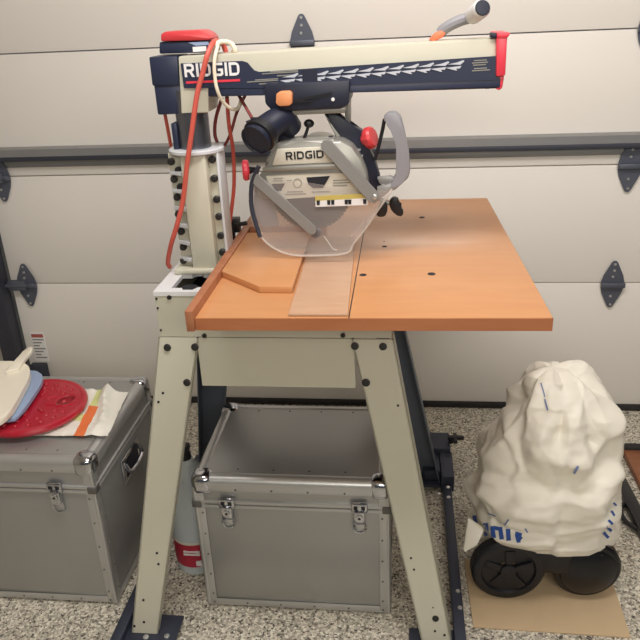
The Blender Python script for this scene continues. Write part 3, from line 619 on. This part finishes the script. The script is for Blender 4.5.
# ================================================================== ALUMINIUM CASES
def case(x0, x1, y0, y1, h, zs, label, group=None, latch_px=(), handle=False):
    c = thing('aluminium_case', ((x0+x1)/2, (y0+y1)/2, 0), label, 'case', group)
    e = .030; i = .003
    P('body', MB().box((x0+i, y0+i, .006), (x1-i, y1-i, zs-.004), .004), 'case', c)
    lid = P('lid', MB().box((x0+i, y0+i, zs+.004), (x1-i, y1-i, h-i), .012, 3), 'case', c)
    # rounded extrusions along the lid's upper edges
    R = .021; mb = MB()
    a = [(x0+R, y0+R), (x1-R, y0+R), (x1-R, y1-R), (x0+R, y1-R)]
    for (p, q) in zip(a, a[1:]+a[:1]): mb.rod((p[0], p[1], h-R), (q[0], q[1], h-R), R, seg=24)
    for (p, q, s) in (((x0, y0), (x1, y0), 1), ((x0, y1), (x1, y1), -1)):
        mb.box((x0+R, min(y0, y0+.002) if s == 1 else y1-.002, h-.042), (x1-R, y0+.002 if s == 1 else y1, h-R), .0005)
    for xx in (x0, x1-.002): mb.box((xx, y0+R, h-.042), (xx+.002, y1-R, h-R), .0005)
    P('lid_extrusion', mb, 'caseframe', lid)
    mb = MB()
    for z_ in (zs+.001, zs-.013): mb.box((x0-.002, y0-.002, z_), (x1+.002, y1+.002, z_+.011), .003)
    P('seam_band', mb, 'caseframe', c)
    mb = MB()
    for (xa, xb) in ((x0, x0+e), (x1-e, x1)):
        for (ya, yb) in ((y0, y0+.002), (y1-.002, y1)): mb.box((xa, ya, .008), (xb, yb, h-.03), .0008)
    for xx in (x0, x1-.002):
        mb.box((xx, y0, .008), (xx+.002, y0+e, h-.03), .0008); mb.box((xx, y1-e, .008), (xx+.002, y1, h-.03), .0008)
    mb.box((x0+e, y0, .008), (x1-e, y0+.002, .030), .0008); mb.box((x0+e, y1-.002, .008), (x1-e, y1, .030), .0008)
    mb.box((x0, y0+e, .008), (x0+.002, y1-e, .030), .0008); mb.box((x1-.002, y0+e, .008), (x1, y1-e, .030), .0008)
    for (xx, yy) in ((x0, y0), (x1, y0), (x1, y1), (x0, y1)):
        mb.rod((xx+(.006 if xx == x0 else -.006), yy+(.006 if yy == y0 else -.006), .006), (xx+(.006 if xx == x0 else -.006), yy+(.006 if yy == y0 else -.006), h-.035), .0075, seg=14)
    P('frame', mb, 'caseframe', c)
    nx = 5; rv = lambda p, ax: P('rivet', MB().lathe(p, ax, [(.003, -.001), (.003, .0006), (.0025, .0015), (0, .002)], 8), 'rivet', c)
    for k in range(nx+1):
        xx = x0+.022+(x1-x0-.044)*k/nx
        for zz in (.018, h-.036): rv((xx, y0, zz), (0, -1, 0))
        rv((xx, y0+.048, h-i), (0, 0, 1)); rv((xx, y1-.045, h-i), (0, 0, 1))
    for k in range(5):
        zz = .05+(zs-.08)*k/4
        for xx in (x0+.022, x1-.022): rv((xx, y0, zz), (0, -1, 0))
        if handle: rv((x1, y0+.022, zz), (1, 0, 0))
    for (xx, yy, sx, sy) in ((x0, y0, 1, 1), (x1, y0, -1, 1), (x1, y1, -1, -1), (x0, y1, 1, -1)):
        m_ = MB()
        X = sorted((xx-sx*.004, xx+sx*.055)); Y = sorted((yy-sy*.004, yy+sy*.055))
        m_.box((X[0], Y[0], h-.058), (X[1], Y[1], h+.0035), .019, 4)
        P('corner_cap', m_, 'chrome', c)
        m_ = MB(); X = sorted((xx-sx*.005, xx+sx*.022)); Y = sorted((yy-sy*.005, yy+sy*.022))
        m_.box((X[0], Y[0], zs-.012), (X[1], Y[1], zs+.011), .004); P('corner_clip', m_, 'rivet', c)
    for px in latch_px:
        lx = U(px, 505, y0).x
        l = P('latch', MB().box((lx-.022, y0-.012, zs-.008), (lx+.022, y0-.001, zs+.026), .006).box((lx-.015, y0-.018, zs-.042), (lx+.015, y0-.001, zs+.004), .006).rod((lx, y0-.021, zs-.016), (lx, y0-.012, zs-.016), .010, seg=16), 'chrome', c)
        P('latch_key_hole', MB().rod((lx, y0-.0215, zs-.016), (lx, y0-.019, zs-.016), .004, seg=8), 'ink', l)
        for d_ in (-.010, .010): P('latch_slot', MB().box((lx+d_-.005, y0-.0135, zs+.006), (lx+d_+.005, y0-.011, zs+.017)), 'ink', l)
        P('latch_loop', MB().tube([(lx-.012, y0-.010, zs-.036), (lx-.016, y0-.008, zs-.056), (lx-.009, y0-.006, zs-.071), (lx+.009, y0-.006, zs-.071), (lx+.016, y0-.008, zs-.056), (lx+.012, y0-.010, zs-.036)], .0026, 6), 'chrome', l)
        P('catch_plate', MB().box((lx-.012, y0-.003, zs-.074), (lx+.012, y0-.0005, zs-.040), .001), 'caseframe', l)
    if handle:
        yc = (y0+y1)/2+.005
        hp = P('carry_handle', MB().box((x1-.001, yc-.07, zs-.115), (x1+.005, yc+.07, zs-.03), .002), 'chrome', c)
        P('handle_recess', MB().box((x1+.003, yc-.05, zs-.10), (x1+.0062, yc+.05, zs-.042), .0005), 'ink', hp)
        P('handle_grip', MB().tube([(x1+.006, yc-.055, zs-.05), (x1+.018, yc-.05, zs-.075), (x1+.02, yc, zs-.082), (x1+.018, yc+.05, zs-.075), (x1+.006, yc+.055, zs-.05)], .006, 8), 'chrome', hp)
    return c
case(-.562, -.030, -1.165, -.765, .452, .368, 'silver aluminium case standing under the saw between its legs', None, (227.5, 359.5))
case(-1.32, -.828, -1.180, -.700, .508, .412, 'silver aluminium case left of the saw with a red disc on top', None, (60,), True)

# ------------------------------------------------------------------ things on the left case
TOPZ = .509
def sheet():
    mb = MB(); bm = mb.bm; nx, ny = 64, 40
    V = []
    for j in range(ny+1):
        row = []
        for i in range(nx+1):
            u, v = i/nx, j/ny
            a = G(-60+168*u, 438-2*(1-u), TOPZ); b = G(-30+160*u, 392, TOPZ)
            p = a.lerp(b, v); p = p + Vector((0, .012*math.sin(9*u+2)*(v > .3), 0))
            f = max(0, 1-abs(u-.90-.03*math.sin(5*v))/.045)
            zz = .0035+.007*abs(noise.noise(Vector((p.x*16, p.y*16, 1.3))))+.026*f*(.25+.75*v)+.005*abs(noise.noise(Vector((p.x*60, p.y*25, 7))))
            if u < .70: zz = min(zz, .006)
            row.append(bm.verts.new((p.x, p.y, TOPZ+zz)))
        V.append(row)
    for j in range(ny):
        for i in range(nx):
            u, v = (i+.5)/nx, (j+.5)/ny
            f = bm.faces.new((V[j][i], V[j][i+1], V[j+1][i+1], V[j+1][i]))
            if .79 < u-.0*v < .79+.075 and v < .62: f.material_index = 1
            elif .42 < u < .49 and v < .2: f.material_index = 1
            elif .79 < u < .84 and v >= .62: f.material_index = 2
            elif .72 < u < .80 and .3 < v < .42: f.material_index = 2
            elif .93 < u < .945 and (.12 < v < .24 or .34 < v < .46): f.material_index = 3
    g = bmesh.ops.extrude_face_region(bm, geom=list(bm.faces))
    bmesh.ops.translate(bm, verts=[q for q in g['geom'] if isinstance(q, bmesh.types.BMVert)], vec=(0, 0, .0008))
    return mb
pb = part('carrier_bag', sheet(), ['paper', 'paperorange', 'papergreen', 'ink'], None, (-1.0, -1.05, TOPZ), ang=60)
tag(pb, 'flattened white plastic bag with orange print lying on the left case', 'bag')
rd = thing('red_disc', (-1.12, -.985, TOPZ+.008), 'round red plastic disc with a slotted hand hole on the orange-printed bag', 'disc')
dc = G(32, 405, TOPZ+.03)
def disc():
    mb = MB(); c = Vector((dc.x, dc.y, TOPZ+.012)); R_ = .148; n = 72
    outer = [c+Vector((R_*math.cos(2*math.pi*i/n), R_*math.sin(2*math.pi*i/n), 0)) for i in range(n)]
    hc = G(66, 402, TOPZ+.03); hole = []
    for i in range(20):
        a = 2*math.pi*i/20; dx, dy = .027*math.cos(a), .033*math.sin(a); ca, sa = math.cos(-.4), math.sin(-.4)
        hole.append(Vector((hc.x+dx*ca-dy*sa, hc.y+dx*sa+dy*ca, c.z)))
    mb.holed(outer, [hole], (0, 0, .022)); return mb, c, R_, hole
dm, dcc, DRR, hole = disc()
P('disc_body', dm, 'darkred', rd)
P('disc_rim', MB().tube([dcc+Vector((DRR*math.cos(2*math.pi*i/48), DRR*math.sin(2*math.pi*i/48), .012)) for i in range(48)], .0125, 10, 1, True), 'darkred', rd)
P('hole_rim', MB().tube([h+Vector((0, 0, .022)) for h in hole], .004, 8, 1, True), 'darkred', rd)
mb = MB()
for k in range(22):
    a = 2*math.pi*k/22
    for r_ in (.095, .122):
        c = dcc+Vector((r_*math.cos(a+.1*r_*20), r_*math.sin(a+.1*r_*20), .0225))
        if min((c-h).xy.length for h in hole) > .014: mb.lathe(c, (0, 0, 1), [(.008, 0), (.006, .003), (0, .0035)], 8)
for k in range(9):
    a = 2*math.pi*k/9; c = dcc+Vector((.045*math.cos(a), .045*math.sin(a), .023)); d2 = dcc+Vector((.075*math.cos(a), .075*math.sin(a), .023)); mb.rod(c, d2, .004, seg=8)
P('embossing', mb, 'darkred', rd)
ZB = TOPZ+.045
bt = part('blue_scoop', MB().prism(smooth_loop([G(-20, 372, ZB), G(20, 373, ZB), G(36, 374, ZB), G(43, 379, ZB), G(40, 390, ZB), G(19, 419, ZB), G(5, 422, ZB), G(-20, 424, ZB)], 4), (0, 0, .012), .003), 'bluegrey', None, (-1.25, -.95, TOPZ+.035))
tag(bt, 'pale blue plastic scoop lying between the red disc and the white scoop', 'scoop')
ZW = ZB+.016
ws = thing('white_scoop', (-1.27, -.95, ZW), 'off white plastic scoop with a stub handle, topmost on the left case', 'scoop')
P('scoop_plate', MB().prism(smooth_loop([G(-25, 372, ZW), G(2, 367, ZW), G(18, 367, ZW), G(29, 371, ZW), G(31, 380, ZW), G(25, 394, ZW), G(8, 421, ZW), G(-12, 423, ZW)], 4), (0, 0, .020), .004), 'offwhite', ws)
P('scoop_handle', MB().prism([G(x, y, ZW+.018) for x, y in ((6, 375), (14, 366), (23, 355), (29.5, 350), (33.5, 350.5), (33, 354.5), (26, 362), (20, 372))], (0, 0, .014), .004), 'offwhite', ws)

# ================================================================== JUG
jb = thing('plastic_jug', (-.636, -.985, 0), 'translucent jug with a crimson label standing between the two cases', 'jug')
jx, jy = -.636, -.985
P('jug_body', MB().lathe((jx, jy, 0), (0, 0, 1), [(0, 0), (.058, 0), (.066, .006), (.067, .02), (.067, .27), (.062, .31), (.045, .35), (.024, .375), (.022, .39), (0, .39)], 36), 'jug', jb)
P('jug_label', MB().lathe((jx, jy, .035), (0, 0, 1), [(.0675, 0), (.0682, .001), (.0682, .084), (.0675, .085)], 36), 'juglabel', jb)
P('label_band', MB().lathe((jx, jy, .119), (0, 0, 1), [(.0675, 0), (.0685, .001), (.0685, .008), (.0675, .009)], 36), 'label', jb)
P('label_text', MB().box((jx-.02, jy-.0715, .085), (jx+.03, jy-.0655, .09)).box((jx+.015, jy-.0705, .045), (jx+.045, jy-.055, .06)).box((jx-.02, jy-.0715, .096), (jx+.03, jy-.0655, .099)), 'white', jb)
P('spray_head', MB().rod((jx, jy, .388), (jx, jy, .42), .020, .016).box((jx-.034, jy-.018, .417), (jx+.018, jy+.012, .438), .005).prism([(jx-.008, jy-.012, .418), (jx-.026, jy-.012, .385), (jx-.020, jy-.012, .380), (jx+.002, jy-.012, .418)], (0, .012, 0)), 'black', jb)

# ================================================================== BAGGED MACHINE
cd_ = part('cardboard_sheet', MB().prism([(.197, -1.195, .0005), (.612, -1.203, .0005), (.618, -.93, .0005), (.192, -.93, .0005)], (0, 0, .004), .0008), 'card', None, (.4, -1.07, 0))
tag(cd_, 'flattened tan cardboard sheet on the floor under the black wheels', 'cardboard')
vm = thing('wheeled_machine', (.41, -.98, .0045), 'black wheeled machine half covered by a white plastic bag', 'machine')
WZ = .0048
P('machine_body', MB().box((.33, -1.03, .06), (.545, -.84, .27), .03, 3).box((.37, -1.085, .10), (.47, -1.0, .19), .01), 'black', vm)
P('axle', MB().rod((.30, -1.02, .115), (.56, -1.02, .115), .012), 'black', vm)
def wheel(cx_, cyy, czz, r, spokes):
    ax = (0.06, -1, 0.0); o = (cx_, cyy, czz)
    wv = P('wheel', MB().lathe(o, ax, [(.045, 0), (r-.006, 0), (r, .008), (r, .036), (r-.006, .043), (r-.016, .046), (r-.026, .044), (r-.030, .036), (.03, .034), (.03, 0)], 48), 'black' if spokes else 'blackgloss', vm)
    if spokes:
        mb = MB(); mb.lathe(o, ax, [(0, .034), (.024, .034), (.022, .044), (.012, .047), (0, .047)], 24)
        for k in range(5):
            a = 2*math.pi*k/5+.3; da = .20
            p = lambda rr, aa, hh: Vector(o)+Vector((rr*math.cos(aa)+.06*hh, -hh, rr*math.sin(aa)))
            mb.prism([p(.018, a-.5, .033), p(r-.032, a-da, .033), p(r-.032, a+da, .033), p(.018, a+.5, .033)], Vector((.06, -1, 0))*.008, .001)
        P('hub', mb, 'black', wv)
    else:
        P('hub', MB().lathe(o, ax, [(r-.012, .036), (r-.018, .050), (r-.035, .060), (r-.06, .066), (.02, .069), (0, .069)], 40), 'blackgloss', wv)
wheel(.297, -1.047, WZ+.103, .103, True)
wheel(.519, -1.022, WZ+.095, .095, False)
P('machine_shoulder', MB().box((.44, -1.070, .13), (.568, -.9, .192), .03, 4), 'blackgloss', vm)
P('machine_badge', MB().box((.497, -1.0735, .158), (.523, -1.0695, .168)).box((.545, -1.0735, .160), (.551, -1.0695, .166)), 'white', vm)
# the bag
YBAG = -.95
rows = [(368, 553, 553.5, .010), (369, 544, 568, .03), (374, 534, 580, .06), (384, 524, 589, .085), (398, 515, 597, .11), (414, 505, 605, .13), (440, 491, 613, .15), (468, 481, 617, .165), (492, 472, 618, .17), (510, 469, 615, .17), (526, 470, 612, .17), (538, 476, 606, .16), (545, 484, 602, .15)]
RW = []
for (yp, xa, xb, dep) in rows:
    a, b = U(xa, yp, YBAG), U(xb, yp, YBAG); RW.append(((a.x+b.x)/2, (a.z+b.z)/2, max((b.x-a.x)/2, .001), dep))
def bag_row(t):
    s = t*(len(RW)-1); i = min(int(s), len(RW)-2); f = s-i
    return [RW[i][k]*(1-f)+RW[i+1][k]*f for k in range(4)]
rnd = random.Random(11)
CREASE = []
for k in range(16):        # upper folds fan out from the knot, lower folds run across and sag
    z = rnd.uniform(.20, .66)
    x = .41+rnd.uniform(-.22, .22)
    up_ = (z-.22)/.44
    ang = rnd.gauss(math.pi/2+(x-.41)*-3.0, .45) if rnd.random() < up_ else rnd.gauss((.41-x)*1.6, .35)
    CREASE.append((x, z, math.cos(ang), math.sin(ang), rnd.uniform(.05, .16), rnd.uniform(.007, .024), rnd.choice((1, 1, -1))*rnd.uniform(.004, .012)))
CREASE += [(.47, .52, -.35, .94, .10, .03, .026), (.44, .47, .93, -.36, .13, .035, .024), (.52, .44, .80, .60, .09, .03, -.022), (.36, .55, .50, .87, .10, .025, .018), (.50, .57, .75, -.66, .08, .03, .018),
           (.40, .27, .99, .12, .2, .02, .012), (.40, .235, .99, .06, .2, .016, .012), (.45, .31, .97, -.2, .18, .022, .014), (.33, .33, .95, .3, .12, .02, .012)]
rs = random.Random(23)
def seeds(n, h): return [(rs.uniform(0, 1), rs.uniform(.12, .70), rs.gauss(0, h), rs.gauss(0, .16), rs.gauss(0, .16), rs.gauss(0, .5)) for _ in range(n)]
SA, SB = seeds(46, .005), seeds(60, .004)
def facets(px, pz):
    """upper envelope of random bulges plus lower envelope of random hollows: broad faces that meet in crisp creases"""
    lo = max(0, min(1, (.46-pz)/.2)); kx, kz = 5.6-3.4*lo, 4.4+6.5*lo
    a = -9; b = 9
    for (x, z, h, gx, gz, r) in SA:
        dx, dz = px-x, pz-z
        if abs(dx) < .3 and abs(dz) < .3:
            e = dx+r*dz; v = h+gx*dx+gz*dz-kx*e*e-kz*dz*dz
            if v > a: a = v
    for (x, z, h, gx, gz, r) in SB:
        dx, dz = px-x, pz-z
        if abs(dx) < .3 and abs(dz) < .3:
            e = dx+r*dz; v = h+gx*dx+gz*dz+kx*e*e+kz*dz*dz
            if v < b: b = v
    return max(-.03, a)+min(.03, b)
def bag_pt(u, t, off=0.0):
    xc, zc, rx, ry = bag_row(t); a = 2*math.pi*u
    ca, sa = math.cos(a), math.sin(a); e = .82
    ex = math.copysign(abs(ca)**e, ca); ey = math.copysign(abs(sa)**e, sa)
    fr = max(0, -sa); tl = min(1, max(0, (t-.15)/.5))
    base = Vector((xc+rx*ex, YBAG+.01+ry*ey, zc+.58*ry*max(0, -ey)*tl))
    n = Vector((ca, sa*rx/max(ry, .01), .25)).normalized()
    wx = base.x+.018*noise.noise(Vector((base.x*9, base.z*9, 2.0))); wz = base.z+.018*noise.noise(Vector((base.x*9, base.z*9, 8.0)))
    if sa > 0: wx += .5
    fold = 0
    for (x, z, c, s_, L, w_, am) in CREASE:
        dx, dz = wx-x, wz-z; al = (dx*c+dz*s_)/L
        if abs(al) < 1:
            d = (-dx*s_+dz*c)/w_
            if d > 0: d *= .45          # one steep flank and one gentle flank
            if abs(d) < 1: fold += am*(1-abs(d))*(1-al*al)
    q = Vector((base.x*22, base.y*14, base.z*24))
    fold += .0045*(1-2*abs(noise.noise(q)))+.006*noise.noise(q*.35)
    hem = Vector((base.x*3, base.y*3, (zc)*34)); fold += (1-2*abs(noise.noise(hem)))*.006*max(0, (t-.5)/.5)
    fold = fold*.8+facets((u+.25) % 1, base.z)*.80+.003
    amp = min(1, t*7)*min(1, .30+(1-t)*6)
    return base + n*(fold*amp + off)
def bag():
    mb = MB(); nu, nt_ = 170, 120
    V = [[mb.bm.verts.new(bag_pt(i/nu, j/nt_)) for i in range(nu)] for j in range(nt_+1)]
    for j in range(nt_):
        for i in range(nu):
            k = (i+1) % nu; mb.bm.faces.new((V[j][i], V[j][k], V[j+1][k], V[j+1][i]))
    mb.bm.faces.new(V[0])
    return mb
wbg = thing('plastic_bag', (.41, -.94, .19), 'crumpled white plastic bag with blue print pulled over the black machine', 'bag')
from mathutils.bvhtree import BVHTree
bag_mb = bag(); bag_mb.bm.normal_update(); bag_tree = BVHTree.FromBMesh(bag_mb.bm)
P('bag_skin', bag_mb, 'bag', wbg, ang=70)
def stroke(mb, a, b, wpx):      # a printed stroke that lies on the bag's surface
    n, m_ = 8, 3; L_ = math.hypot(b[0]-a[0], b[1]-a[1]); hx, hy = -(b[1]-a[1])/L_*wpx/2, (b[0]-a[0])/L_*wpx/2; V = []
    for i in range(n+1):
        row = []
        for k in range(m_+1):
            f, g = i/n, 1-2*k/m_; px, py = a[0]+(b[0]-a[0])*f+hx*g, a[1]+(b[1]-a[1])*f+hy*g
            d = (FW+RT*((px-320)/F)-UP*((py-320)/F)).normalized(); h = bag_tree.ray_cast(CAM, d)
            if h[0] is None: row.append(None); continue
            nn = h[1] if h[1].dot(d) < 0 else -h[1]; row.append(mb.bm.verts.new(h[0]+nn*.0022))
        V.append(row)
    for i in range(n):
        for k in range(m_):
            q = (V[i][k], V[i][k+1], V[i+1][k+1], V[i+1][k])
            if None not in q and max((q[0].co-q[2].co).length, (q[1].co-q[3].co).length) < .03: mb.bm.faces.new(q)
def print_mark(name, m, *ss):
    mb = MB()
    for s_ in ss: stroke(mb, *s_)
    P(name, mb, m, wbg)
print_mark('blue_letter', 'bagblue', ((474.5, 516), (476, 524), 4))
print_mark('blue_letter', 'bagblue', ((486, 523), (487.5, 536), 5))
print_mark('blue_letter', 'bagblue', ((493, 526), (494, 537.5), 4.2), ((493, 527.5), (501, 529), 3.6), ((500.5, 527), (502, 539), 4.2))
print_mark('blue_letter', 'bagblue', ((508, 528.5), (509, 540.5), 4.6))
print_mark('blue_letter', 'bagblue', ((515.5, 533), (522, 534.5), 3.4), ((517, 534), (519, 542.5), 4), ((521.5, 536), (518, 541), 3.4))
for s_ in (((509, 519), (505, 525), 1.4), ((525, 528), (527.5, 532), 1.6), ((541, 383), (545, 397), 1.3), ((545, 399), (548, 410), 1.6), ((574, 473), (578, 466), 2.6), ((488, 513), (496, 516), 1.2)): print_mark('print_mark', 'bagprint', s_)
for s_ in (((603, 532), (608, 538), 3), ((606, 527), (611, 531), 2.8), ((608, 520), (612, 524), 2.4), ((611, 511), (614, 516), 2), ((613, 503), (616, 506), 1.8)): print_mark('blue_edge_mark', 'bagblue', s_)
P('bag_tail', MB().prism([U(468, 520, -1.04), U(484, 531, -1.06), U(477, 546, -1.085), U(464, 553, -1.08), U(463, 549, -1.07)], (0, .012, .004), .003), 'bag', wbg)

# ================================================================== RIGHT EDGE
bb = thing('wooden_board', (1.05, -.5, 0), 'brown wooden board with a dark rim lying at the right edge', 'board')
P('board_panel', MB().box((.82, -.80, .004), (1.40, -.345, .030), .002), 'board', bb)
P('board_rim', MB().box((.81, -.345, .0), (1.40, -.315, .042), .003), 'rubber', bb)
bk = thing('black_tool_bar', (.79, -.6, 0), 'black metal bar with a loop lying beside the brown board', 'bar')
P('bar_shaft', MB().prism([(.735, -.42, .004), (.778, -.42, .004), (.795, -.95, .004), (.750, -.95, .004)], (0, 0, .03), .006), 'blackgloss', bk)
P('bar_loop', MB().tube([(.752, -.64, .018), (.722, -.68, .018), (.722, -.74, .018), (.756, -.79, .018)], .008, 10), 'black', bk)
P('bar_bolt', MB().lathe((.760, -.5, .034), (0, 0, 1), [(.008, 0), (.008, .004), (0, .006)], 10), 'screw', bk)
